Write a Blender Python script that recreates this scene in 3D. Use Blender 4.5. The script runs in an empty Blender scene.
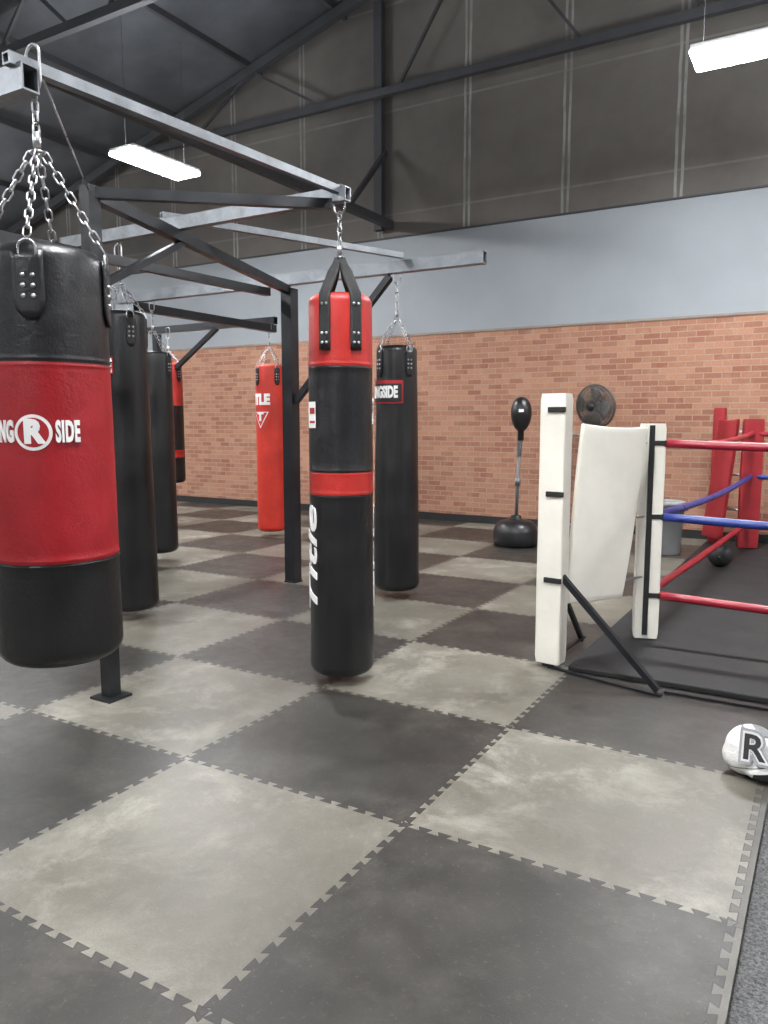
import bpy, bmesh, math, random
from mathutils import Vector, Matrix
random.seed(3)
S=bpy.context.scene
COL=S.collection
pi=math.pi
def lin(r,g,b):
    f=lambda c:(c/255/12.92) if c/255<=.04045 else ((c/255+.055)/1.055)**2.4
    return (f(r),f(g),f(b),1)
# ---------------------------------------------------------------- nodes
class NT:
    def __init__(s,name):
        s.mat=bpy.data.materials.new(name); s.mat.use_nodes=True
        s.t=s.mat.node_tree; s.n=s.t.nodes; s.b=s.n['Principled BSDF']
    def put(s,sock,v):
        if isinstance(v,bpy.types.NodeSocket): s.t.links.new(v,sock)
        else: sock.default_value=v
    def m(s,op,a,b=None,c=None,clamp=False):
        n=s.n.new('ShaderNodeMath'); n.operation=op; n.use_clamp=clamp
        s.put(n.inputs[0],a)
        if b is not None: s.put(n.inputs[1],b)
        if c is not None: s.put(n.inputs[2],c)
        return n.outputs[0]
    def mix(s,f,a,b,bt='MIX'):
        n=s.n.new('ShaderNodeMix'); n.data_type='RGBA'; n.blend_type=bt
        s.put(n.inputs[0],f); s.put(n.inputs[6],a); s.put(n.inputs[7],b); return n.outputs[2]
    def obj(s):
        n=s.n.new('ShaderNodeTexCoord'); return n.outputs['Object']
    def xyz(s,v):
        n=s.n.new('ShaderNodeSeparateXYZ'); s.put(n.inputs[0],v); return n.outputs
    def comb(s,x,y,z):
        n=s.n.new('ShaderNodeCombineXYZ'); s.put(n.inputs[0],x); s.put(n.inputs[1],y); s.put(n.inputs[2],z); return n.outputs[0]
    def noise(s,v,scale,detail=4,rough=.55,dist=0):
        n=s.n.new('ShaderNodeTexNoise'); s.put(n.inputs['Vector'],v); n.inputs['Scale'].default_value=scale
        n.inputs['Detail'].default_value=detail; n.inputs['Roughness'].default_value=rough; n.inputs['Distortion'].default_value=dist
        return n.outputs[0]
    def ramp(s,f,a,b,lo=0,hi=1):
        n=s.n.new('ShaderNodeMapRange'); s.put(n.inputs[0],f); n.inputs[1].default_value=a; n.inputs[2].default_value=b
        n.inputs[3].default_value=lo; n.inputs[4].default_value=hi; n.clamp=True; return n.outputs[0]
    def bump(s,h,st=.3,d=.01):
        n=s.n.new('ShaderNodeBump'); s.put(n.inputs['Height'],h); n.inputs['Strength'].default_value=st; n.inputs['Distance'].default_value=d
        s.t.links.new(n.outputs[0],s.b.inputs['Normal'])
    def base(s,v): s.put(s.b.inputs['Base Color'],v)
    def rough(s,v): s.put(s.b.inputs['Roughness'],v)
    def metal(s,v): s.put(s.b.inputs['Metallic'],v)
def simple(name,col,rough=.5,metal=0,var=.15,nscale=6,bump=0,bscale=60,bd=.004):
    t=NT(name); o=t.obj(); n=t.noise(o,nscale,5)
    dk=tuple(c*(1-var) for c in col[:3])+(1,); lt=tuple(min(1,c*(1+var)) for c in col[:3])+(1,)
    t.base(t.mix(t.ramp(n,.3,.7),dk,lt)); t.metal(metal)
    t.rough(t.ramp(n,.3,.7,max(0,rough-.08),min(1,rough+.08)))
    if bump: t.bump(t.noise(o,bscale,3),bump,bd)
    return t.mat
def leather(name,col,rough=.38,bs=.45,dark=.72):
    t=NT(name); o=t.obj(); n=t.noise(o,5,5); 
    dk=tuple(c*dark for c in col[:3])+(1,)
    t.base(t.mix(t.ramp(n,.35,.7),dk,col)); t.rough(t.ramp(n,.3,.7,rough-.07,rough+.12))
    h=t.m('ADD',t.m('MULTIPLY',t.noise(o,140,2),.25),t.m('ADD',t.noise(o,9,3,.5,.6),t.m('MULTIPLY',t.noise(o,28,3,.5,1.0),.35)))
    t.bump(h,bs,.008); return t.mat
def emis(name,col,st):
    t=NT(name); t.base(col); t.put(t.b.inputs['Emission Color'],col); t.b.inputs['Emission Strength'].default_value=st; return t.mat

M={}
M['blk']=leather('black_vinyl',(.010,.010,.011,1),.36)
M['red']=leather('red_vinyl',(.36,.008,.014,1),.42)
M['redm']=leather('bright_red_vinyl',(.48,.022,.016,1),.42)
M['redo']=leather('orange_red_vinyl',(.68,.040,.022,1),.42)
M['white']=leather('cream_vinyl',(.82,.79,.70,1),.42,.14,.92)
M['rpad']=leather('red_pad_vinyl',(.34,.015,.022,1),.5)
M['web']=simple('black_webbing',(.012,.012,.012,1),.75,0,.3,40,.4,200)
def steelmat():
    t=NT('worn_mill_steel'); o=t.obj(); n=t.noise(o,6,6,.65,.5); n2=t.noise(o,35,4,.7)
    c=t.mix(t.ramp(n,.35,.65),(.17,.18,.195,1),(.27,.29,.31,1)); c=t.mix(t.m('MULTIPLY',t.ramp(n2,.5,.7),.3),c,(.12,.12,.13,1))
    t.base(c); t.metal(.7); t.rough(t.ramp(n,.3,.7,.34,.46)); t.bump(n2,.12,.003); return t.mat
M['steel']=steelmat()
M['chrome']=simple('zinc_chain_steel',(.46,.46,.47,1),.32,.95,.15,30)
M['bpaint']=simple('black_painted_steel',(.011,.012,.015,1),.36,.1,.3,8,.1,50)
M['print']=simple('white_print',(.85,.85,.83,1),.5,0,.04)
M['redprint']=simple('red_print',(.36,.01,.015,1),.5,0,.05)
M['blackprint']=simple('black_print',(.012,.012,.012,1),.5,0,.05)
M['greyprint']=simple('grey_print',(.30,.31,.33,1),.5,0,.05)
M['ropered']=simple('red_rope_vinyl',(.34,.013,.03,1),.35,0,.15)
M['ropeblue']=simple('blue_rope_vinyl',(.02,.045,.25,1),.35,0,.15)
M['plastic']=simple('black_plastic',(.013,.013,.014,1),.35,0,.2)
M['rubber']=simple('black_rubber',(.018,.018,.019,1),.6,0,.2,8,.3,150)
M['fanmetal']=simple('dark_fan_wire',(.11,.10,.09,1),.5,.3,.2)
M['polegrey']=simple('grey_enamel_pole',(.13,.13,.135,1),.4,.2,.1)
M['bin']=simple('light_grey_plastic',(.24,.245,.25,1),.45,0,.08)
M['truss']=simple('dark_roof_steel',(.040,.041,.045,1),.7,.0,.25,4)
M['fixture']=simple('white_fixture_enamel',(.8,.8,.8,1),.5)
M['glow']=emis('led_diffuser',(.975,.985,1,1),165)
M['fillglow']=emis('added_roof_fill_glow',(.90,.95,1,1),62)  # invented fill emission for the roof, weaker than the LED diffuser
M['base']=simple('black_baseboard',(.02,.02,.02,1),.5)

# ---------------------------------------------------------------- mesh accumulator
class MB:
    def __init__(s): s.v=[];s.f=[];s.mi=[];s.sm=[]
    def add(s,vs,fs,mi=0,sm=False):
        o=len(s.v); s.v+= [Vector(v) for v in vs]
        for k,f in enumerate(fs):
            s.f.append([i+o for i in f]); s.mi.append(mi if not isinstance(mi,list) else mi[k]); s.sm.append(sm)
    def box(s,c,sz,R=None,mi=0):
        c=Vector(c); vs=[]
        for x in(-.5,.5):
            for y in(-.5,.5):
                for z in(-.5,.5):
                    v=Vector((x*sz[0],y*sz[1],z*sz[2])); vs.append(c+(R@v if R else v))
        s.add(vs,[(0,1,3,2),(4,6,7,5),(0,4,5,1),(2,3,7,6),(0,2,6,4),(1,5,7,3)],mi)
    def frame(s,d):
        d=Vector(d).normalized(); up=Vector((0,0,1)) if abs(d.z)<.95 else Vector((1,0,0))
        a=d.cross(up).normalized(); b=a.cross(d).normalized(); return d,a,b
    def tube(s,p1,p2,w,h,t=.006,mi=0):
        p1=Vector(p1);p2=Vector(p2); d,a,b=s.frame(p2-p1); vs=[]
        for p in(p1,p2):
            for k in(0,t):
                for (i,j) in((-1,-1),(1,-1),(1,1),(-1,1)):
                    vs.append(p+a*i*(w/2-k)+b*j*(h/2-k))
        fs=[]
        for i in range(4):
            j=(i+1)%4
            fs+= [(i,j,8+j,8+i),(4+j,4+i,12+i,12+j),(j,i,4+i,4+j),(8+i,8+j,12+j,12+i)]
        s.add(vs,fs,mi)
    def path(s,pts,r,n=10,mi=0,closed=False,cap=True):
        pts=[Vector(p) for p in pts]; N=len(pts); vs=[];fs=[]; ref=None
        for i,p in enumerate(pts):
            if closed: d=pts[(i+1)%N]-pts[i-1]
            else: d=pts[min(i+1,N-1)]-pts[max(i-1,0)]
            d.normalize()
            if ref is None: _,a,b=s.frame(d)
            else:
                a=(ref-d*ref.dot(d)).normalized(); b=a.cross(d)
            ref=a
            rr=r(i/(N-1)) if callable(r) else r
            for k in range(n):
                t=2*pi*k/n; vs.append(p+a*math.cos(t)*rr+b*math.sin(t)*rr)
        M_=N if closed else N-1
        for i in range(M_):
            for k in range(n):
                i2=(i+1)%N; k2=(k+1)%n
                fs.append((i*n+k,i*n+k2,i2*n+k2,i2*n+k))
        if cap and not closed:
            fs.append(tuple(range(n))[::-1]); fs.append(tuple((N-1)*n+k for k in range(n)))
        s.add(vs,fs,mi,True)
    def cyl(s,p1,p2,r,n=16,mi=0): s.path([p1,p2],r,n,mi)
    def lathe(s,prof,c,n=48,mi=0,wob=None,mis=None):
        c=Vector(c); vs=[];fs=[];ml=[]
        for i,(r,z) in enumerate(prof):
            for k in range(n):
                t=2*pi*k/n; rr=r*(1+(wob(t,z) if wob else 0)); vs.append(c+Vector((rr*math.cos(t),rr*math.sin(t),z)))
        for i in range(len(prof)-1):
            for k in range(n):
                fs.append((i*n+k,i*n+(k+1)%n,(i+1)*n+(k+1)%n,(i+1)*n+k)); ml.append(mis[i] if mis else mi)
        fs.append(tuple(range(n))[::-1]); ml.append(mis[0] if mis else mi)
        fs.append(tuple((len(prof)-1)*n+k for k in range(n))); ml.append(mis[-1] if mis else mi)
        s.add(vs,fs,ml,True)
    def link(s,c,d,side,L=.042,W=.024,r=.0035,mi=0,n=12):
        c=Vector(c); d=Vector(d).normalized(); side=Vector(side).normalized(); pts=[]
        for k in range(n):
            t=2*pi*(k+.5)/n; x=math.cos(t)*W/2+(L-W)/2*(1 if math.cos(t)>0 else -1); y=math.sin(t)*W/2
            pts.append(c+d*x+side*y)
        s.path(pts,r,6,mi,closed=True)
    def chain(s,p1,p2,pitch=.032,L=.040,W=.022,r=.0030,mi=0):
        p1=Vector(p1);p2=Vector(p2); d,a,b=s.frame(p2-p1); D=(p2-p1).length; n=max(1,round(D/pitch))
        for i in range(n):
            s.link(p1+(p2-p1)*((i+.5)/n),d,a if i%2 else b,L,W,r,mi)
    def ell(s,c,r,R=None,n=20,m=12,mi=0):
        c=Vector(c); vs=[];fs=[]
        for i in range(m+1):
            ph=-pi/2+pi*i/m
            for k in range(n):
                t=2*pi*k/n; v=Vector((r[0]*math.cos(ph)*math.cos(t),r[1]*math.cos(ph)*math.sin(t),r[2]*math.sin(ph)))
                vs.append(c+(R@v if R else v))
        for i in range(m):
            for k in range(n): fs.append((i*n+k,i*n+(k+1)%n,(i+1)*n+(k+1)%n,(i+1)*n+k))
        s.add(vs,fs,mi,True)
    def build(s,name,mats,parent=None,label=None,category=None,group=None,bevel=0,kind=None,clean=True):
        off=parent_loc(parent)
        me=bpy.data.meshes.new(name); me.from_pydata([v-off for v in s.v],[],s.f)
        for m_ in mats: me.materials.append(M[m_] if isinstance(m_,str) else m_)
        for p,mi,sm in zip(me.polygons,s.mi,s.sm): p.material_index=mi; p.use_smooth=sm
        if clean:
            bm=bmesh.new(); bm.from_mesh(me); bmesh.ops.remove_doubles(bm,verts=bm.verts,dist=1e-5); bmesh.ops.recalc_face_normals(bm,faces=bm.faces); bm.to_mesh(me); bm.free()
        me.update()
        ob=bpy.data.objects.new(name,me); COL.objects.link(ob)
        if parent: ob.parent=parent
        if bevel:
            b=ob.modifiers.new('bevel','BEVEL'); b.width=bevel; b.segments=2; b.limit_method='ANGLE'
        tag(ob,label,category,group,kind); return ob
def parent_loc(p):
    v=Vector((0,0,0))
    while p: v+=p.location; p=p.parent
    return v
def tag(ob,label=None,category=None,group=None,kind=None):
    if label: ob['label']=label
    if category: ob['category']=category
    if group: ob['group']=group
    if kind: ob['kind']=kind
def empty(name,loc,label,category,group=None):
    e=bpy.data.objects.new(name,None); e.location=loc; e.empty_display_size=.1; COL.objects.link(e); tag(e,label,category,group); return e

# ---------------------------------------------------------------- lettering
def text_data(s,size,offset=0.0,sx=1.0,ext=.004,shear=0,sp=1):
    cu=bpy.data.curves.new('t','FONT'); cu.body=s; cu.size=size; cu.offset=offset*size; cu.align_x='CENTER'; cu.align_y='CENTER'; cu.resolution_u=3; cu.extrude=ext; cu.shear=shear; cu.space_character=sp
    ob=bpy.data.objects.new('t',cu); COL.objects.link(ob); bpy.context.view_layer.update()
    dg=bpy.context.evaluated_depsgraph_get(); me=bpy.data.meshes.new_from_object(ob.evaluated_get(dg))
    bpy.data.objects.remove(ob); bm=bmesh.new(); bm.from_mesh(me); bmesh.ops.triangulate(bm,faces=bm.faces)
    for _ in range(4):
        es=[e for e in bm.edges if e.calc_length()>.018]
        if not es: break
        bmesh.ops.subdivide_edges(bm,edges=es,cuts=1); bmesh.ops.triangulate(bm,faces=bm.faces)
    bm.verts.index_update()
    vs=[(v.co.x*sx,v.co.y,v.co.z) for v in bm.verts]; fs=[[v.index for v in f.verts] for f in bm.faces]; bm.free(); return vs,fs
def disc_data(r,th=.003,n=32,rings=5):
    vs=[(0,0,th)]; fs=[]
    for i in range(1,rings+1):
        for k in range(n): t=2*pi*k/n; vs.append((r*i/rings*math.cos(t),r*i/rings*math.sin(t),th))
    for k in range(n): fs.append((0,1+k,1+(k+1)%n))
    for i in range(rings-1):
        for k in range(n): fs.append((1+i*n+k,1+(i+1)*n+k,1+(i+1)*n+(k+1)%n,1+i*n+(k+1)%n))
    return vs,fs
def rect_data(w,h,th=.003,n=12,m=4):
    vs=[];fs=[]
    for j in range(m+1):
        for i in range(n+1): vs.append(((i/n-.5)*w,(j/m-.5)*h,th))
    for j in range(m):
        for i in range(n): a=j*(n+1)+i; fs.append((a,a+1,a+n+2,a+n+1))
    return vs,fs
def wrap(data,c,r,phi,z,rot=0,dx=0,dy=0,lift=0):
    vs,fs=data; out=[]; cr,sr=math.cos(rot),math.sin(rot)
    for x,y,w in vs:
        x+=dx;y+=dy
        X=x*cr-y*sr; Y=x*sr+y*cr; a=phi+X/r; R=r+w+lift
        out.append((c[0]+R*math.cos(a),c[1]+R*math.sin(a),z+Y))
    return out,fs
D2=math.radians

# ================================================================ ROOM
def zr(x): return 8.33-.27*abs(x+1)
XL,XR,YF,YB=-16.0,8.0,-5.0,9.5
TX,TY,X0,Y0=1.018,.968,-.172,2.16
def floor_mat():
    t=NT('interlocking_rubber_mats'); o=t.obj(); q=t.xyz(o); x,y=q[0],q[1]
    A=.0115; P=.072; c=.35; W=.0019
    def seam(u,u0,T,w):
        nu=t.m('DIVIDE',t.m('SUBTRACT',u,u0),T); k=t.m('ROUND',nu); d=t.m('MULTIPLY',t.m('SUBTRACT',nu,k),T)
        pp=t.m('PINGPONG',w,P/2); tri=t.m('SUBTRACT',t.m('MULTIPLY',pp,4/P),1)
        ad=t.m('ABSOLUTE',d); ins=t.m('LESS_THAN',ad,A)
        e=t.m('ADD',tri,t.m('MULTIPLY',d,c/A))
        s_in=t.m('LESS_THAN',e,0.0); s_out=t.m('GREATER_THAN',d,0)
        sd=t.m('ADD',t.m('MULTIPLY',ins,s_in),t.m('MULTIPLY',t.m('SUBTRACT',1,ins),s_out))
        idx=t.m('ADD',t.m('SUBTRACT',k,1),sd)
        l1=t.m('MULTIPLY',ins,t.m('LESS_THAN',t.m('MULTIPLY',t.m('ABSOLUTE',e),P/4),W))
        l2=t.m('MULTIPLY',t.m('LESS_THAN',t.m('ABSOLUTE',t.m('SUBTRACT',ad,A)),W*.8),t.m('GREATER_THAN',t.m('MULTIPLY',t.m('SIGN',d),tri),-c))
        return idx,t.m('MAXIMUM',l1,l2)
    ix,lx=seam(x,X0,TX,y); iy,ly=seam(y,Y0,TY,x)
    line=t.m('MAXIMUM',lx,ly)
    par=t.m('FLOORED_MODULO',t.m('ADD',ix,iy),2)
    wn=t.n.new('ShaderNodeTexWhiteNoise'); wn.noise_dimensions='2D'; t.put(wn.inputs['Vector'],t.comb(ix,iy,0)); rnd=wn.outputs[0]
    n1=t.noise(o,2.0,6,.6,.3); n2=t.noise(o,7,7,.72,.4); n3=t.noise(o,170,2,.6); n4=t.noise(o,.9,3); n5=t.noise(o,2.8,10,.74,.35); n6=t.noise(o,60,4,.7); n7=t.noise(o,18,8,.8,.5)
    ll=t.mix(t.ramp(n1,.32,.68),(.112,.102,.080,1),(.185,.174,.142,1))
    ll=t.mix(t.m('MULTIPLY',t.ramp(n2,.44,.72),.45),ll,(.28,.265,.222,1))
    ll=t.mix(t.m('MULTIPLY',t.ramp(n5,.48,.64),t.ramp(n4,.38,.58,.12,.85)),ll,(.36,.34,.29,1))
    ll=t.mix(t.m('MULTIPLY',t.ramp(n7,.52,.72),.28),ll,(.36,.345,.30,1))
    ll=t.mix(t.m('MULTIPLY',t.ramp(n4,.56,.40),.42),ll,(.088,.080,.064,1))
    dd=t.mix(t.ramp(n1,.32,.68),(.015,.0135,.0115,1),(.030,.027,.0235,1))
    dd=t.mix(t.m('MULTIPLY',t.ramp(n2,.44,.76),.42),dd,(.068,.061,.051,1))
    dd=t.mix(t.m('MULTIPLY',t.ramp(n5,.50,.68),.45),dd,(.095,.087,.073,1))
    dd=t.mix(t.m('MULTIPLY',t.ramp(n7,.54,.75),.25),dd,(.13,.12,.10,1))
    col=t.mix(par,dd,ll)
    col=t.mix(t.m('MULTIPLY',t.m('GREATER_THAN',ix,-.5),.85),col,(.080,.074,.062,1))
    col=t.mix(t.m('MULTIPLY',rnd,.16),col,(.055,.048,.040,1))
    col=t.mix(t.m('MULTIPLY',t.ramp(n3,.4,.7),.18),col,(.02,.02,.02,1))
    col=t.mix(t.m('MULTIPLY',t.ramp(n6,.60,.75),.25),col,(.28,.265,.23,1))
    col=t.mix(t.m('MULTIPLY',line,.92),col,(.014,.014,.014,1)); t.base(col)
    t.rough(t.ramp(n2,.3,.7,.36,.54))
    t.b.inputs['Specular IOR Level'].default_value=.55
    h=t.m('SUBTRACT',t.m('ADD',t.m('MULTIPLY',n3,.25),t.m('MULTIPLY',n2,.15)),t.m('MULTIPLY',line,1.2)); t.bump(h,.4,.004)
    return t.mat
M['floor']=floor_mat()
def carpet():
    t=NT('grey_speckled_carpet'); o=t.obj(); n=t.noise(o,120,3,.8); n2=t.noise(o,3,3)
    c=t.mix(t.ramp(n,.35,.65),(.03,.03,.031,1),(.20,.20,.20,1)); c=t.mix(t.m('MULTIPLY',n2,.3),c,(.1,.1,.1,1)); t.base(c); t.rough(.95); t.bump(n,.8,.01); return t.mat
M['carpet']=carpet()
XE=-.142
b=MB(); b.box(((XL+XE)/2,(YF+YB)/2,-.01),(XE-XL,YB-YF,.02))
b.build('floor',['floor'],kind='structure',label='checkerboard of light and dark grey interlocking rubber mats')
b=MB(); b.box(((XL+XR)/2,(YF+YB)/2,-.062),(XR-XL,YB-YF,.08))
b.build('floor.001',['carpet'],kind='structure',label='grey speckled carpet beside the rubber mats')

def wallmat():
    t=NT('painted_and_insulated_wall'); o=t.obj(); q=t.xyz(o); x,z=q[0],q[2]
    n=t.noise(o,1.2,5); n2=t.noise(o,.7,6,.6)
    paint=t.mix(t.ramp(n,.3,.7),(.25,.272,.29,1),(.285,.307,.327,1))
    up=t.mix(t.ramp(n2,.3,.7),(.080,.071,.063,1),(.142,.128,.114,1))
    sx=t.m('ABSOLUTE',t.m('SUBTRACT',t.m('FLOORED_MODULO',t.m('ADD',t.m('ADD',x,4.35),.655),1.31),.655))
    wob=t.m('MULTIPLY',t.noise(o,2.5,2),.03)
    fade=t.ramp(t.noise(o,1.6,4,.7),.35,.6,.25,1)
    l1=t.m('LESS_THAN',t.m('ABSOLUTE',t.m('SUBTRACT',sx,t.m('ADD',.018,wob))),.016)
    sz=t.m('ABSOLUTE',t.m('SUBTRACT',t.m('FLOORED_MODULO',t.m('SUBTRACT',z,4.85),1.35),.675))
    l2=t.m('LESS_THAN',sz,.014)
    l=t.m('MULTIPLY',t.m('MAXIMUM',l1,t.m('MULTIPLY',l2,.35)),fade)
    up=t.mix(t.m('MULTIPLY',l,.55),up,(.36,.36,.34,1))
    t.base(t.mix(t.m('GREATER_THAN',z,3.86),paint,up)); t.rough(.75); t.bump(n2,.3,.05); return t.mat
M['wall']=wallmat()
def brick():
    t=NT('thin_brick_veneer'); o=t.obj(); q=t.xyz(o); v=t.comb(q[0],q[2],0)
    n=t.n.new('ShaderNodeTexBrick'); t.put(n.inputs['Vector'],v); n.inputs['Scale'].default_value=1
    n.inputs['Brick Width'].default_value=.195; n.inputs['Row Height'].default_value=.068; n.inputs['Mortar Size'].default_value=.0058; n.inputs['Mortar Smooth'].default_value=.1
    n.inputs['Color1'].default_value=lin(140,92,72); n.inputs['Color2'].default_value=lin(172,127,102); n.inputs['Mortar'].default_value=lin(162,135,117); n.inputs['Bias'].default_value=0
    ns=t.noise(v,6,5,.6); n3=t.noise(v,40,4,.6)
    c=t.mix(t.m('MULTIPLY',t.ramp(ns,.5,.72),.4),n.outputs['Color'],lin(178,144,122))
    c=t.mix(t.m('MULTIPLY',t.ramp(n3,.4,.7),.22),c,lin(112,72,56)); t.base(c); t.rough(.8)
    t.bump(t.m('ADD',t.m('MULTIPLY',n.outputs['Fac'],-1),t.m('MULTIPLY',n3,.3)),.5,.006); return t.mat
M['brick']=brick()
b=MB(); pts=[(XL,0),(XR,0),(XR,zr(XR)),(-1,zr(-1)),(XL,zr(XL))]
vs=[(x,YB,z) for x,z in pts]+[(x,YB+.2,z) for x,z in pts]
b.add(vs,[(0,1,2,3,4),(9,8,7,6,5)]+[(i,(i+1)%5,5+(i+1)%5,5+i) for i in range(5)])
w=b.build('wall_back',['wall'],kind='structure',label='grey-blue painted wall with dark insulated panels above')
b=MB(); b.box(((XL+XR)/2,YB-.012,1.26),(XR-XL,.024,2.52)); b.build('wall_back.001',['brick'],kind='structure',label='red-brown brick veneer on the lower wall')
b=MB(); b.box(((XL+XR)/2,YB-.035,.05),(XR-XL,.022,.10)); b.build('baseboard_back',['base'],kind='structure')
b=MB(); b.box(((XL+XR)/2,YB-.012,3.865),(XR-XL,.024,.02)); b.build('trim_1',['truss'],kind='structure',label='dark metal ledge above the painted band')
b=MB(); b.box(((XL+XR)/2,YB-.02,2.535),(XR-XL,.04,.03)); b.build('trim_2',[simple('pale_cap',(.25,.2,.17,1),.7)],kind='structure',label='thin cap over the brick veneer')
M['plain']=simple('dim_painted_wall',(.30,.31,.33,1),.8)
for nm,c,s in(('wall_left',(XL-.1,(YF+YB)/2,2.5),(.2,YB-YF,5)),('wall_right',(XR+.1,(YF+YB)/2,3.2),(.2,YB-YF,6.4)),('wall_front',((XL+XR)/2,YF-.1,4.2),(XR-XL,.2,8.4))):
    b=MB(); b.box(c,s); b.build(nm,['plain'],kind='structure')
M['ceil']=simple('dark_roof_deck',(.066,.070,.078,1),.8,0,.35,1.5)
b=MB(); 
pr=[(XL-.2,zr(XL-.2)),(-1,zr(-1)),(XR+.2,zr(XR+.2))]
vs=[(x,YF-.2,z) for x,z in pr]+[(x,YB+.2,z) for x,z in pr]+[(x,YF-.2,z+.15) for x,z in pr]+[(x,YB+.2,z+.15) for x,z in pr]
b.add(vs,[(0,1,4,3),(1,2,5,4),(6,9,10,7),(7,10,11,8),(0,3,9,6),(2,8,11,5),(0,6,7,1),(1,7,8,2),(3,4,10,9),(4,5,11,10)])
b.build('ceiling',['ceil'],kind='structure',label='dark pitched metal roof deck')

def truss(y,zb,step):
    e=empty('roof_truss',(-7,y,zb),'dark steel roof truss with diagonal webs','roof truss','roof trusses')
    xa=max(-1-(8.33-zb-.3)/.27,XL+.05); xb=XR-.05
    c=MB(); c.tube((xa,y,zb),(xb,y,zb),.08,.10); c.build('bottom_chord',['truss'],e)
    c=MB(); c.tube((XL+.05,y,zr(XL+.05)-.14),(-1,y,zr(-1)-.14),.1,.13); c.build('top_chord',['truss'],e)
    c=MB(); c.tube((-1,y,zr(-1)-.14),(xb,y,zr(xb)-.14),.1,.13); c.build('top_chord',['truss'],e)
    x=xa+1.0
    while x<xb-step*.7:
        for p,q in(((x,y,zb),(x+step*.32,y,zr(x+step*.32)-.14)),((x+step*.32,y,zr(x+step*.32)-.14),(x+step*.68,y,zb))):
            c=MB(); c.tube(p,q,.035,.035); c.build('web',['truss'],e)
        x+=step
for y in(9.2,6.0,2.8,-.4,-3.6): truss(y,5.65,3.6 if y>9 else 1.9)
for i in range(15):
    x=-15.2+i*1.5
    b=MB(); b.tube((x,YF+.02,zr(x)-.04),(x,YB-.02,zr(x)-.04),.06,.08); b.build('roof_purlin',['truss'],label='dark steel purlin under the roof deck',category='purlin',group='roof purlins')
e=empty('steel_roof_support',(-5.45,9.4,3.9),'dark steel column and beam with brace against the wall','steel support')
b=MB(); b.tube((-5.60,9.38,3.95),(-5.60,9.38,zr(-5.6)-.2),.09,.12); b.build('column',['truss'],e)
b=MB(); b.tube((-5.45,3.0,4.02),(-5.45,9.44,4.02),.08,.11); b.build('beam',['truss'],e)
b=MB(); b.tube((-5.45,8.4,4.05),(-5.48,9.35,4.95),.05,.06); b.build('brace',['truss'],e)

# ================================================================ LIGHT FIXTURES
def fixture_proto(loc,ang):
    x,y,z=loc; e=empty('ceiling_light',loc,'white rectangular LED high bay light hanging on cables','light','ceiling lights')
    L,Wd=1.02,.38
    b=MB(); b.box((x,y,z+.045),(L,Wd,.05)); b.build('housing',['fixture'],e,bevel=.008)
    b=MB(); b.box((x,y,z+.014),(L+.01,Wd+.01,.05)); b.build('diffuser',['glow'],e,bevel=.02)
    b=MB(); b.box((x,y,z+.076),(L-.16,Wd-.08,.01)); b.build('added_fill_panel',['fillglow'],e)  # glowing panel added on top of the housing to brighten the dark ceiling
    for s in(-.44,.44):
        b=MB(); b.cyl((x+s,y,z+.075),(x+s,y,z+1.5),.0015,6); b.build('cable',['truss'],e)
    e.rotation_euler=(0,0,ang); return e
proto=fixture_proto((-6.93,6.62,4.27),pi/2)
def dup(e,loc,ang):
    n=e.copy(); n.location=loc; n.rotation_euler=(0,0,ang); COL.objects.link(n)
    for c in list(e.children):
        k=c.copy(); k.parent=n; COL.objects.link(k)
    return n
for loc,a in[((-.70,7.06,4.28),0),((-6.9,2.2,4.3),pi/2),((-1.2,2.0,4.3),0),((-12.5,6.6,4.3),pi/2),((-12.5,2.2,4.3),pi/2),((4.6,7,4.3),0),((4.6,2.2,4.3),0),((-1.2,-2.4,4.3),0),((-6.9,-2.4,4.3),pi/2)]:
    dup(proto,loc,a)

# ================================================================ BAG RACK
rk=empty('heavy_bag_rack',(-3.93,5.15,0),'black and bare steel frame rack on posts carrying hanging bags','bag rack')
def rbeam(p,q,w,h,mat,name='beam'):
    b=MB(); b.tube(p,q,w,h); b.build(name,[mat],rk,label='bare steel beam' if mat=='steel' else None)
rbeam((-2.245,1.55,2.455),(-2.2,3.38,2.495),.036,.036,'steel')
rbeam((-2.20,1.6,2.405),(-5.6,1.6,2.405),.06,.08,'steel')
rbeam((-2.15,3.3,2.47),(-4.3,3.3,2.47),.05,.07,'steel')
rbeam((-2.21,5.15,2.50),(-5.95,5.15,2.50),.07,.085,'steel')
rbeam((-2.85,5.1,2.57),(-3.45,3.32,2.54),.04,.04,'steel')
rbeam((-3.03,2.48,2.40),(-2.22,3.26,2.42),.04,.048,'bpaint')
rbeam((-3.03,2.48,2.40),(-3.93,5.12,2.42),.055,.06,'bpaint')
rbeam((-4.15,1.6,2.38),(-4.15,5.15,2.42),.055,.06,'bpaint')
rbeam((-5.72,5.15,2.42),(-5.72,7.2,2.42),.07,.08,'bpaint')
rbeam((-5.62,7.1,2.50),(-8.0,7.1,2.50),.07,.08,'bpaint')
for p,h in(((-3.03,2.48),.065),((-3.93,5.15),.10),((-7.40,6.98),.08),((-5.6,1.6),.09)):
    rbeam((p[0],p[1],0.01),(p[0],p[1],2.43),h,h,'bpaint','post')
    b=MB(); b.box((p[0],p[1],.006),(.14 if h<.1 else .11,.14 if h<.1 else .11,.012)); b.build('base_plate',['bpaint'],rk)
rbeam((-3.05,2.54,2.0),(-3.33,3.36,2.38),.035,.035,'bpaint','brace')
rbeam((-3.88,5.15,1.52),(-2.98,5.15,2.44),.05,.05,'bpaint','brace')
rbeam((-7.30,7.02,1.9),(-6.5,7.08,2.46),.05,.05,'bpaint','brace')
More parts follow.
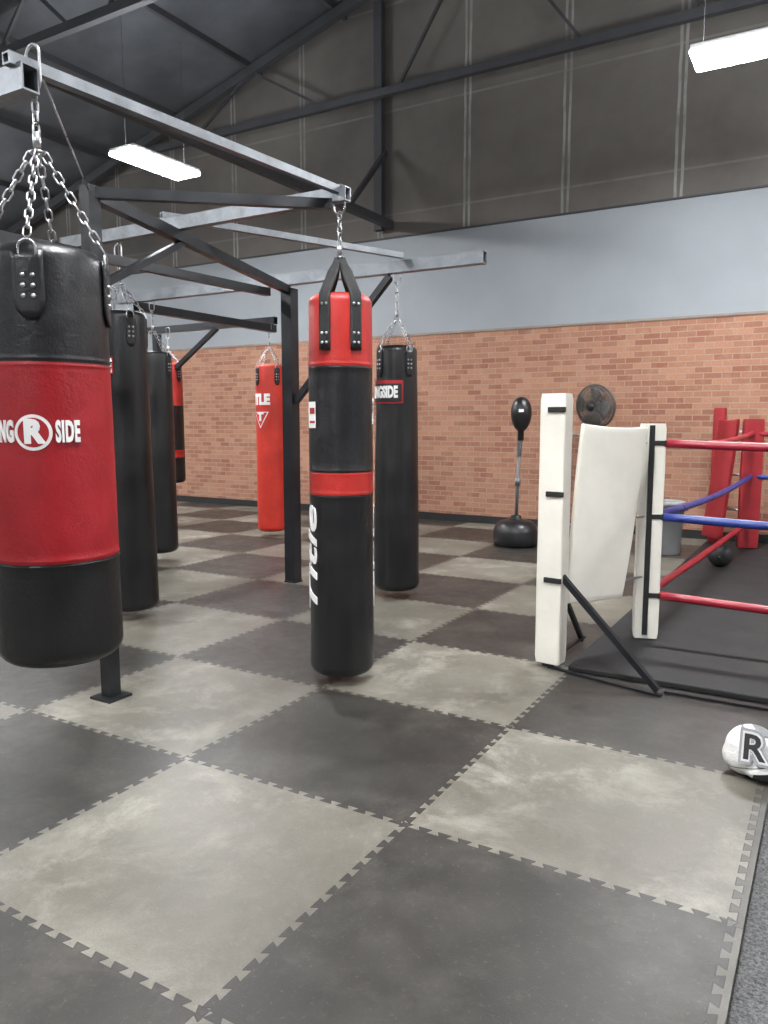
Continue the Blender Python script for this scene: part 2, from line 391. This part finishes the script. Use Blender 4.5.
b=MB(); b.cyl((-2.25,1.68,2.44),(-3.03,2.48,2.40),.004,8); b.build('cable',['chrome'],rk)

# ================================================================ HEAVY BAGS
RIV=None
def rivet(x,y,z,e,s=1):
    global RIV
    if RIV is None:
        me=bpy.data.meshes.new('rivet'); bm=bmesh.new(); bmesh.ops.create_uvsphere(bm,u_segments=10,v_segments=6,radius=.0075)
        for f in bm.faces: f.smooth=True
        bm.to_mesh(me); bm.free(); me.materials.append(M['chrome']); RIV=me
    o=bpy.data.objects.new('rivet',RIV); COL.objects.link(o); o.parent=e; o.location=Vector((x,y,z))-parent_loc(e)
def bag(x,y,r,z0,z1,zones,label,hang=2.45,style='chain',phis=(0,),apex=None,seed=0,taper=.03,group='hanging heavy bags',shoulder=.03,tabw=.036):
    e=empty('heavy_bag',(x,y,z0),label,'punching bag',group)
    if len(phis)==1: phis=[phis[0]+k*pi/2 for k in range(4)]
    mats=[]
    def rad(z):
        f=(z-z0)/(z1-z0); R=r*(1-taper*f)
        k=.055
        if z-z0<k: a=1-(z-z0)/k; R=R-k+k*math.sqrt(max(0,1-a*a))
        k2=shoulder
        if z1-z<k2: a=1-(z1-z)/k2; R=R-k2+k2*math.sqrt(max(0,1-a*a))
        return R
    zs=[z0]+[z0+.055*(1-math.cos(pi/2*i/6)) for i in range(1,7)]
    edges=[zn[0] for zn in zones[:-1]]
    n=26
    for i in range(1,n): zs.append(z0+.055+(z1-z0-.055-shoulder)*i/n)
    zs+= [z1-shoulder*(1-i/7)**2 for i in range(0,8)]
    for ed in edges: zs+= [ed,ed-.006,ed+.006,ed-.013,ed+.013]
    zs=sorted(set(round(q,5) for q in zs))
    for zn in zones:
        if zn[1] not in mats: mats.append(zn[1])
    def zone(z):
        for zn in zones:
            if z<zn[0]: return mats.index(zn[1])
        return mats.index(zones[-1][1])
    prof=[(r*.5,z0-.004)]
    for z in zs:
        R=rad(z)
        for ed in edges:
            if abs(z-ed)<.001: R-=.004
            elif abs(z-ed)<.008: R+=.003
        prof.append((R,z))
    prof.append((r*.45,z1-.012))
    mis=[zone((prof[i][1]+prof[i+1][1])/2) for i in range(len(prof)-1)]
    phi=phis[0]
    def wob(t,z):
        f=(z-z0)/(z1-z0); top=max(0,(f-.8)/.2); mid=math.sin(pi*min(max(f,0),1))
        return .007*math.sin(2*t+seed+z*3)*mid+.004*math.sin(5*t+seed*2+z*7)*mid+.014*top*math.sin(4*(t-phi)+pi/2)
    b=MB(); b.lathe(prof,(x,y,0),72,0,wob,mis); b.build('bag_body',mats,e)
    apex=apex or z1+.28
    b=MB(); b.chain((x,y,hang-.06),(x,y,apex+.05),.034,r=.0036)
    b.link((x,y,hang+.0),(0,0,1),(1,0,0),.14,.065,.005,n=20)
    b.build('hanging_chain',['chrome'],e)
    b=MB(); b.cyl((x,y,apex+.015),(x,y,apex+.06),.012,12); b.path([(x+.020*math.cos(a*pi/8),y+.020*math.sin(a*pi/8),apex) for a in range(16)],.0045,6,closed=True); b.build('swivel',['chrome'],e)
    for a in phis:
        ca,sa=math.cos(a),math.sin(a)
        if style=='chain':
            rt=rad(z1-.045)
            b=MB(); b.chain((x+.018*ca,y+.018*sa,apex),(x+(rt-.0)*ca,y+(rt-.0)*sa,z1+.005),.034)
            b.link((x+(rt+.006)*ca,y+(rt+.006)*sa,z1-.035),(0,0,1),(-sa,ca,0),.06,.05,.004)
            b.build('chain',['chrome'],e)
            b=MB(); vs=[];fs=[]; W=tabw;Hh=.20; zt=z1-.035
            for j in range(9):
                zz=zt-Hh*j/8; ww=W*(1 if j<6 else math.sqrt(max(.05,1-((j-5.5)/2.7)**2)))
                for i in range(7):
                    u=(i/6*2-1)*ww; an=a+u/r; R=rad(zz)*(1+wob(an,zz))+.006; vs.append((x+R*math.cos(an),y+R*math.sin(an),zz))
            for j in range(8):
                for i in range(6): q=j*7+i; fs.append((q,q+1,q+8,q+7))
            b.add(vs,fs,0,True); o=b.build('tab',['blk'],e,clean=False); sm=o.modifiers.new('s','SOLIDIFY'); sm.thickness=.007; sm.offset=0
            for (du,dz) in((-.014,.075),(.014,.075),(-.014,.105),(.014,.105),(-.014,.135),(.014,.135)):
                an=a+du/r; R=rad(zt-dz)*(1+wob(an,zt-dz))+.010; rivet(x+R*math.cos(an),y+R*math.sin(an),zt-dz,o)
        else:
            b=MB(); vs=[];fs=[]; W=.030; path=[(.012,apex)]
            for j in range(1,6): f=j/5; path.append((.012+(rad(z1-.03)+.008-.012)*f,apex+(z1-.01-apex)*f))
            for j in range(1,8): zz=z1-.01-.27*j/7; path.append((rad(zz)+.008,zz))
            for (R,zz) in path:
                for i in range(5):
                    u=(i/4*2-1)*W*(1 if R>.05 else .7)
                    if R>.08: an=a+u/R; vs.append((x+R*math.cos(an),y+R*math.sin(an),zz))
                    else: vs.append((x+R*ca-u*sa,y+R*sa+u*ca,zz))
            for j in range(len(path)-1):
                for i in range(4): q=j*5+i; fs.append((q,q+1,q+6,q+5))
            b.add(vs,fs,0,True); o=b.build('strap',['web'],e,clean=False); sm=o.modifiers.new('s','SOLIDIFY'); sm.thickness=.008; sm.offset=0
            for dz in(.05,.19,.235):
                for du in(-.012,.012):
                    zz=z1-.01-dz; R=rad(zz)+.012; an=a+du/R; rivet(x+R*math.cos(an),y+R*math.sin(an),zz,o)
    return e,rad
def mark(e,parts,mats,name='printed_logo',label=None):
    for k,(d,mi) in enumerate(parts):
        b=MB(); b.add(d[0],d[1],0,False)
        o=b.build(name if k==0 else 'lettering',[mats[mi]],e,label if k==0 else None,clean=False)
# near bag
x,y=-2.230,1.632
e,rad=bag(x,y,.199,.572,1.90,[(.915,'blk'),(1.54,'red'),(9,'blk')],'large black heavy bag with wide red centre and white lettering',phis=(D2(-49),),apex=2.2,seed=1,taper=.06,shoulder=.055,tabw=.046)
rr=rad(1.33)+.001; c=(x,y); ph=D2(-51.5); zl=1.325
mark(e,[(wrap(disc_data(.055,.002),c,rr,ph,zl,lift=.001),0),(wrap(disc_data(.045,.0035),c,rr,ph,zl,lift=.001),1),(wrap(text_data('R',.095,.06,.95,.003),c,rr,ph,zl,lift=.003),0),
  (wrap(text_data('SIDE',.088,.045,.38,sp=1.12),c,rr,ph,zl,0,.055+.044),0),(wrap(text_data('RING',.088,.045,.38,sp=1.12),c,rr,ph,zl,0,-.055-.046),0)],['print','redprint'],'round_emblem','white round emblem with lettering')
# centre bag
x,y=-2.2,3.30
V=D2(-56.3)
e,rad=bag(x,y,.168,.045,1.985,[(.99,'blk'),(1.104,'redm'),(1.63,'blk'),(9,'redm')],'tall black heavy bag with red top and red band',style='strap',phis=(V-D2(27),V+D2(27),V+D2(153),V+D2(207)),apex=2.17,seed=2,taper=.05,shoulder=.045)
c=(x,y); rr=rad(1.4)+.001
mark(e,[(wrap(rect_data(.085,.13,.003),c,rr,V-D2(64),1.39),0),(wrap(rect_data(.05,.03,.0045),c,rr,V-D2(60),1.41),1),(wrap(rect_data(.055,.012,.0045),c,rr,V-D2(60),1.355),1)],['print','redprint'],'label_patch','white label with red print')
mark(e,[(wrap(text_data('Title',.07,.03,1),c,rr,V+D2(88),1.41,pi/2),0)],['print'],'lettering')
rr=rad(.7)+.001
mark(e,[(wrap(text_data('Title',.155,.012,2.0,shear=.2),c,rr,V-D2(66),.640,pi/2),0)],['print'],'lettering')
mark(e,[(wrap(text_data('Title',.155,.012,2.0,shear=.2),c,rr,V+D2(104),.640,pi/2),0)],['print'],'lettering')
x,y=-2.915,5.14
e,rad=bag(x,y,.178,.06,1.92,[(9,'blk')],'tall plain black heavy bag with small lettered label',phis=(D2(-25),),apex=2.12,seed=4,taper=.14,shoulder=.04)
def rlabel(e,rad,x,y,z,ph,w=.30,h=.13):
    rr=rad(z)+.004; c=(x,y)
    mark(e,[(wrap(rect_data(w,h,.002,20),c,rr,ph,z),0),(wrap(rect_data(w-.02,h-.035,.0035,20),c,rr,ph,z-.008),1),(wrap(text_data('RINGSIDE',.115,.05,.52),c,rr,ph,z-.005,lift=.003),2)],['redprint','blackprint','print'],'label_patch','red bordered label with white lettering')
rlabel(e,rad,x,y,1.575,D2(-58-46),.34,.17)
x,y=-4.175,3.625
e,rad=bag(x,y,.185,.07,2.08,[(9,'blk')],'tall plain black heavy bag behind the red and black one',phis=(D2(-20),),apex=2.26,seed=6,taper=.14,shoulder=.04)
rlabel(e,rad,x,y,1.72,D2(-41-68),.28,.11)
bag(-5.62,5.25,.175,.1,2.0,[(9,'blk')],'plain black heavy bag at the end of the rack beam',phis=(D2(10),),apex=2.2,seed=7,taper=.05)
x,y=-5.72,7.1
e,rad=bag(x,y,.168,.07,2.0,[(9,'redo')],'bright red heavy bag with white lettering near the brick wall',phis=(D2(-20),),apex=2.2,seed=8,taper=.05)
c=(x,y);rr=rad(1.6)+.001; ph=D2(-51-60)
def tri_d(s,th):
    vs=[];fs=[];n=10
    for j in range(n+1):
        for i in range(n+1): w=s*(1-j/n); vs.append(((i/n*2-1)*w,s*.8-1.8*s*j/n,th))
    for j in range(n):
        for i in range(n): a=j*(n+1)+i; fs.append((a,a+1,a+n+2,a+n+1))
    return vs,fs
mark(e,[(wrap(tri_d(.105,.003),c,rr,ph+.30,1.38),0),(wrap(tri_d(.088,.005),c,rr,ph+.30,1.385),1),(wrap(text_data('T',.13,.06,1),c,rr,ph+.30,1.405,lift=.005),0),(wrap(text_data('TITLE',.16,.06,.85),c,rr,ph,1.60),0)],['print','redo'],'triangular_emblem','white triangular emblem')
bag(-7.29,7.06,.165,.58,2.08,[(.9,'blk'),(1.0,'redm'),(1.55,'blk'),(9,'redm')],'short red-topped black heavy bag near the brick wall',phis=(0,),apex=2.22,seed=9)

# ================================================================ BOXING RING
M['canvas']=simple('black_canvas',(.010,.010,.011,1),.7,0,.3,3,.4,90)
rg=empty('boxing_ring',(-1.2,4.0,0),'low boxing ring with red and blue ropes and padded corners','boxing ring')
b=MB(); b.box((1.25,6.62,.016),(4.9,5.2,.03)); b.build('ring_floor',['canvas'],rg,bevel=.006,label='black canvas floor')
def pad(cx,cy,w,d,ang,z0,z1,mat,lean=(0,0),name='corner_pad',label=None,seed=0,parent=rg,n=48):
    b=MB(); vs=[];fs=[]; rows=40
    for j in range(rows+1):
        f=j/rows; z=z0+(z1-z0)*f; k=1
        if j in(0,rows): k=.93
        wv=1+.010*math.sin(f*9+seed)+.006*math.sin(f*19+seed*3)
        for i in range(n):
            t=2*pi*(i+.5)/n; ct,st=math.cos(t),math.sin(t); p=.16
            X=math.copysign(abs(ct)**p,ct)*(w/2*k*wv); Y=math.copysign(abs(st)**p,st)*(d/2*k*(2-wv))
            ca,sa=math.cos(ang),math.sin(ang)
            vs.append((cx+lean[0]*f+X*ca-Y*sa,cy+lean[1]*f+X*sa+Y*ca,z))
    for j in range(rows):
        for i in range(n): fs.append((j*n+i,j*n+(i+1)%n,(j+1)*n+(i+1)%n,(j+1)*n+i))
    fs.append(tuple(range(n))[::-1]); fs.append(tuple(rows*n+i for i in range(n)))
    b.add(vs,fs,0,True); o=b.build(name,[mat],parent,label)
    for p_ in o.data.polygons:
        if len(p_.vertices)>4: p_.use_smooth=False
    try: o.data.set_sharp_from_angle(angle=D2(50))
    except Exception: pass
    return o
def band(cx,cy,w,d,ang,z,h=.028,parent=rg):
    R=Matrix.Rotation(ang,3,'Z'); b=MB()
    b.box(Vector((cx,cy,z))+R@Vector((w*.18,-d*.5-.003,0)),(w*.7,.014,h),R)
    b.build('strap',['web'],parent,bevel=.004)
def hang_pad(P,th,mat,label,seed=0,nm='hanging_pad'):
    TL,TR,BL,BR=[Vector(p) for p in P]; n=20;m=30; vs=[];fs=[]
    nrm=(TR-TL).cross(TL-BL).normalized()
    for j in range(m+1):
        f=j/m
        for i in range(n+1):
            u=i/n; p=(TL*(1-u)+TR*u)*f+(BL*(1-u)+BR*u)*(1-f)
            fold=math.sin(u*5+f*2.5+seed)*.008*(1-f*.3)
            p+=nrm*(.015*math.sin(u*3.1)+fold+.01*math.sin(f*4+seed))
            p.z-=.012*math.sin(pi*u)*f
            vs.append(p)
    for j in range(m):
        for i in range(n): a=j*(n+1)+i; fs.append((a,a+1,a+n+2,a+n+1))
    b=MB(); b.add(vs,fs,0,True); o=b.build(nm,[mat],rg,label,clean=False)
    s=o.modifiers.new('s','SOLIDIFY'); s.thickness=th; s.offset=0
    q=o.modifiers.new('b','BEVEL'); q.width=.005; q.segments=2; q.limit_method='ANGLE'
    return o
RZ=(1.23,.79,.31)
corners=[((-1.31,4.05),(-.957,4.79),'white'),((-1.12,9.1),(-.76,8.8),'rpad'),((3.6,4.05),(3.25,4.79),'white'),((3.6,9.1),(3.25,8.8),'white')]
for ci,(pp,rc,mt) in enumerate(corners):
    wl='white vinyl corner pad' if mt=='white' else 'red vinyl corner pad'
    b=MB(); b.tube((pp[0],pp[1],.01),(pp[0],pp[1],1.44 if mt=='white' else 1.40),.07,.07); b.build('corner_post',['bpaint'],rg)
    top=1.505 if mt=='white' else 1.50
    wp,dp=(.145,.11) if mt=='white' else (.12,.10)
    pad(pp[0],pp[1],wp,dp,D2(-6),.03,top,mt,label=wl,seed=pp[0])
    if mt=='white':
        for z in(1.42,.97,.50): band(pp[0],pp[1],.145,.11,D2(-6),z)
    wr=.145 if mt=='white' else .20
    pad(rc[0],rc[1],wr,.085,D2(20),.04,1.345 if mt=='white' else 1.38,mt,label=wl,seed=rc[1]+1)
    if mt=='white':
        for z in RZ: band(rc[0],rc[1],wr,.085,D2(20),z)
    for z in RZ:
        zz=z if z>.4 else .42
        b=MB(); d=Vector((rc[0]-pp[0],rc[1]-pp[1],0)); L=d.length; d.normalize(); p0=Vector((pp[0],pp[1],z+.06 if z>1 else zz))+d*.06; p1=Vector((rc[0],rc[1],zz))-d*.05
        b.path([p0,p0.lerp(p1,.3),p0.lerp(p1,.31),p0.lerp(p1,.69),p0.lerp(p1,.7),p1],lambda f:.007 if f<.3 or f>.7 else .013,8); b.build('turnbuckle',['chrome'],rg)
b=MB(); R=Matrix.Rotation(D2(20),3,'Z'); b.box(Vector((-.957,4.79,.70))+R@Vector((-.01,-.050,0)),(.030,.012,1.27),R); b.build('strap',['web'],rg)
def bar(p,q,w,h,mat='bpaint',nm='brace'):
    b=MB(); b.tube(p,q,w,h); b.build(nm,[mat],rg)
bar((-1.25,4.03,.52),(-.70,3.88,.025),.028,.032); bar((-1.30,4.10,.50),(-1.28,4.56,.03),.025,.025)
for p,q,w_,h_ in(((-1.31,4.02,.008),(-.68,3.86,.008),.026,.010),((-1.31,4.05,.040),(-1.28,4.60,.040),.026,.012),((-.68,3.93,.008),(3.55,3.93,.008),.020,.010)):
    b=MB(); b.box((Vector(p)+Vector(q))/2,((Vector(q)-Vector(p)).length,w_,h_),Matrix.Rotation(math.atan2(q[1]-p[1],q[0]-p[0]),3,'Z')); b.build('foot_rail',['bpaint'],rg)
ox,oy=.024,-.074
hang_pad(((-1.226+ox,4.27+oy,1.345),(-.975+ox,4.68+oy,1.325),(-1.310+ox,4.205+oy,.35),(-1.075+ox,4.59+oy,.335)),.028,'white','white vinyl cushion hanging over the rope connectors',1)
hang_pad(((-1.10,8.94,1.38),(-.90,8.74,1.38),(-1.20,8.94,.12),(-1.00,8.74,.12)),.05,'rpad','red vinyl cushion hanging in the corner',2)
def rope(p,q,mat,sag,label):
    p=Vector(p);q=Vector(q); pts=[]
    for i in range(25):
        f=i/24; v=p.lerp(q,f); v.z-=sag*4*f*(1-f); pts.append(v)
    b=MB(); b.path(pts,.025,14); b.build('rope',[mat],rg,label)
A_,B_,C_,D_=[c[1] for c in corners]
for z,mt in zip(RZ,('ropered','ropeblue','ropered')):
    lb='red vinyl covered rope' if mt=='ropered' else 'blue vinyl covered rope'
    for p,q in((A_,C_),(A_,B_),(B_,D_),(C_,D_)):
        rope((p[0],p[1],z),(q[0],q[1],z),mt,.035 if q is C_ else (.05 if z>.4 else .012),lb)

# ================================================================ REFLEX BAG
x,y=-3.0,7.95
e=empty('reflex_punching_ball',(x,y,0),'black punching ball on a spring pole with weighted base','punching ball')
b=MB(); b.lathe([(.215,.0),(.24,.02),(.25,.08),(.245,.16),(.225,.22),(.18,.265),(.11,.285),(.065,.29),(.055,.33),(.04,.335)],(x,y,0),40); b.build('base',['plastic'],e)
b=MB(); b.cyl((x,y,.30),(x+.02,y,1.0),.019,14); b.cyl((x+.012,y,.66),(x+.013,y,.74),.030,14); b.build('pole',['polegrey'],e)
b=MB(); pts=[]
for i in range(200): f=i/199; a=f*2*pi*15; pts.append((x+.02+.024*math.cos(a)+.01*f,y+.024*math.sin(a),.98+.17*f))
b.path(pts,.0055,6); b.cyl((x+.02,y,.97),(x+.03,y,1.2),.018,10); b.build('spring',['polegrey'],e)
pr=[(.030,1.15),(.034,1.16),(.034,1.255)]
for i in range(1,20):
    s_=-math.cos(pi*i/20); r_=.112*math.sqrt(1-s_*s_)*(1+.10*s_); zz=1.43+.19*s_
    if zz>1.262: pr.append((max(r_,.03) if s_<0 else r_,zz))
b=MB(); b.lathe(pr,(x+.036,y,0),32); b.build('ball',['blk'],e)
mark(e,[(wrap(rect_data(.05,.03,.003),(x+.036,y),.116,D2(-70),1.47),0)],['print'],'label_patch','small white mark')

# ================================================================ FAN
x,y,z=-2.45,9.0,1.53
e=empty('pedestal_fan',(x,y,0),'dark round pedestal fan with wire cage by the brick wall','fan')
d=Vector((-.35,-1,-.15)).normalized(); _,aa,bb=MB().frame(d); c=Vector((x,y,z))
b=MB()
def circ(o,r,n=40): return [c+d*o+aa*r*math.cos(2*pi*k/n)+bb*r*math.sin(2*pi*k/n) for k in range(n)]
b.path(circ(0,.25),.012,8,closed=True); b.path(circ(.05,.235),.005,6,closed=True); b.path(circ(-.05,.235),.005,6,closed=True)
for r_,o_ in((.2,.075),(.17,.083),(.13,.093),(.09,.1),(.05,.1)): b.path(circ(o_,r_),.0032,5,closed=True); b.path(circ(-o_,r_),.0032,5,closed=True)
for k in range(60):
    a=2*pi*k/60; u=aa*math.cos(a)+bb*math.sin(a)
    for s in(1,-1): b.path([c+u*.03+d*.1*s,c+u*.12+d*.097*s,c+u*.2+d*.075*s,c+u*.25],.0028,5)
b.build('cage',['fanmetal'],e)
b=MB(); b.cyl(c-d*.16,c+d*.01,.07,20); b.cyl(c+d*.01,c+d*.06,.035,16); b.cyl(c+d*.1,c+d*.11,.045,20); b.build('motor',['plastic'],e)
for k in range(4):
    b=MB(); vs=[];fs=[]
    for i in range(7):
        f=i/6; r_=.03+.19*f
        for j in range(5):
            g=j/4-.5; a=k*pi/2+g*(1.3-.2*f)+.3*f; vs.append(c+d*(.035+g*.07)+(aa*math.cos(a)+bb*math.sin(a))*r_)
    for i in range(6):
        for j in range(4): q=i*5+j; fs.append((q,q+1,q+6,q+5))
    b.add(vs,fs,0,True); o=b.build('blade',['polegrey'],e,clean=False); s=o.modifiers.new('s','SOLIDIFY'); s.thickness=.003
b=MB(); b.cyl((x+.02,y+.1,.03),(x+.02,y+.1,z-.05),.018,14); b.build('pole',['fanmetal'],e)
b=MB(); b.lathe([(.22,0),(.22,.02),(.1,.035),(.03,.05)],(x+.02,y+.1,0),32); b.build('base',['plastic'],e)

# ================================================================ BIN
x,y=-1.49,8.25
e=empty('trash_bin',(x,y,0),'light grey round plastic trash bin beside the ring','trash bin')
b=MB(); b.lathe([(.15,0),(.155,.01),(.18,.50),(.195,.505),(.195,.54),(.18,.545),(.17,.50),(.145,.03),(.01,.025)],(x,y,0),36); b.build('body',['bin'],e)
for s in(1,-1):
    b=MB(); b.box((x+s*.192,y,.46),(.03,.09,.03)); b.build('handle',['bin'],e,bevel=.006)

# ================================================================ SLAM BALL
bx,by,br=-.87,7.55,.105
e=empty('slam_ball',(bx,by,.031),'black rubber exercise ball resting on the ring floor','exercise ball')
b=MB(); b.ell((bx,by,.031+br),(br,br,br),n=32,m=20); b.build('ball',['rubber'],e)
b=MB(); b.cyl((bx,by-br,.13),(bx,by-br-.004,.13),.012,12); b.build('valve',['plastic'],e)

# ================================================================ GLOVE
gx,gy=-.205,3.175; K=1.34
e=empty('boxing_glove',(gx,gy,0),'white boxing glove with grey and black letter emblem lying on the mat','boxing glove')
ga=D2(18); R=Matrix.Rotation(ga,3,'Z')
def gp(u,v,z): return Vector((gx,gy,0))+R@Vector((u*K,v*K,0))+Vector((0,0,z*K))
def sc(*a): return tuple(q*K for q in a)
def glove_mat():
    t=NT('white_and_black_glove_leather'); o=t.obj(); q=t.xyz(o)
    u=t.m('ADD',t.m('MULTIPLY',q[0],math.cos(ga)/K),t.m('MULTIPLY',q[1],math.sin(ga)/K))
    z=t.m('DIVIDE',q[2],K)
    st=t.m('MULTIPLY',t.m('GREATER_THAN',u,-.02),t.m('LESS_THAN',z,t.m('ADD',.034,t.m('MULTIPLY',u,.25))))
    def ln_(zc,k,w=.0018): return t.m('LESS_THAN',t.m('ABSOLUTE',t.m('SUBTRACT',z,t.m('ADD',zc,t.m('MULTIPLY',u,k)))),w)
    ln=t.m('MAXIMUM',ln_(.131,-.25),ln_(.050,.28))
    gr=t.m('MULTIPLY',t.m('GREATER_THAN',t.m('ADD',z,t.m('MULTIPLY',u,.25)),.131),t.m('GREATER_THAN',u,-.01))
    c=t.mix(t.ramp(t.noise(o,12,4),.3,.7),(.70,.69,.66,1),(.82,.81,.78,1))
    c=t.mix(gr,c,(.22,.225,.235,1))
    c=t.mix(st,c,(.02,.02,.022,1)); c=t.mix(t.m('MULTIPLY',ln,.8),c,(.05,.05,.05,1)); t.base(c); t.rough(.42)
    t.bump(t.m('ADD',t.noise(o,26,3,.5,1.5),t.m('MULTIPLY',ln,-.8)),.7,.007); return t.mat
M['gl']=glove_mat()
M['glw']=leather('white_glove_strap',(.82,.81,.78,1),.4,.25)
b=MB(); b.ell(gp(-.010,0,.080),sc(.072,.062,.066),R); b.ell(gp(.035,.0,.068),sc(.072,.056,.060),R); b.ell(gp(-.022,.0,.056),sc(.066,.062,.056),R); b.ell(gp(.080,0,.058),sc(.055,.047,.048),R)
b.ell(gp(.018,-.060,.032),sc(.058,.024,.026),Matrix.Rotation(ga+D2(-8),3,'Z')); b.ell(gp(.055,-.040,.042),sc(.045,.028,.032),R)
o=b.build('glove_body',['gl'],e,clean=False); m_=o.modifiers.new('r','REMESH'); m_.mode='VOXEL'; m_.voxel_size=.005; m_.use_smooth_shade=True
m_=o.modifiers.new('s','SMOOTH'); m_.factor=.6; m_.iterations=5
b=MB(); b.path([gp(.10,0,.06),gp(.13,0,.058),gp(.17,0,.06),gp(.19,0,.06)],lambda f:(.047+.008*f)*K,24); b.build('cuff',['blk'],e,label='black padded cuff')
b=MB(); b.path([gp(.12,0,.058),gp(.16,0,.058)],.055*K,24); b.build('wrist_strap',['glw'],e)
def flat(data,org,U,V_,N,lift):
    return [org+U*p[0]+V_*p[1]+N*(p[2]+lift) for p in data[0]],data[1]
N_=(Matrix.Rotation(ga+D2(-6),3,'Z')@Vector((-.20,-1,.38))).normalized(); U_=Vector((0,0,1)).cross(N_).normalized(); V_=N_.cross(U_)
og=gp(-.018,-.052,.096)
for dta,mt,l,nm in((text_data('R',.150,.10,1,.001),'greyprint',.009,'printed_emblem'),(text_data('R',.142,.055,1,.001),'glw',.0105,'lettering'),(text_data('R',.132,.02,1,.001),'blackprint',.0125,'lettering')):
    v_,f_=flat(dta,og,U_,V_,N_,l); b=MB(); b.add(v_,f_,0); b.build(nm,[mt],e,clean=False)

# ================================================================ CAMERA / WORLD
cam=bpy.data.cameras.new('camera'); co=bpy.data.objects.new('camera',cam); COL.objects.link(co)
co.location=(0,0,1.36); co.rotation_euler=(D2(90-6.76),0,D2(30.5)); cam.lens=27.0; cam.sensor_width=36; cam.clip_end=100; cam.clip_start=.05
S.camera=co
w=bpy.data.worlds.new('world'); S.world=w; w.use_nodes=True; w.node_tree.nodes['Background'].inputs[0].default_value=(.5,.55,.6,1); w.node_tree.nodes['Background'].inputs[1].default_value=.1
S.view_settings.view_transform='Standard'
S.view_settings.exposure=.15
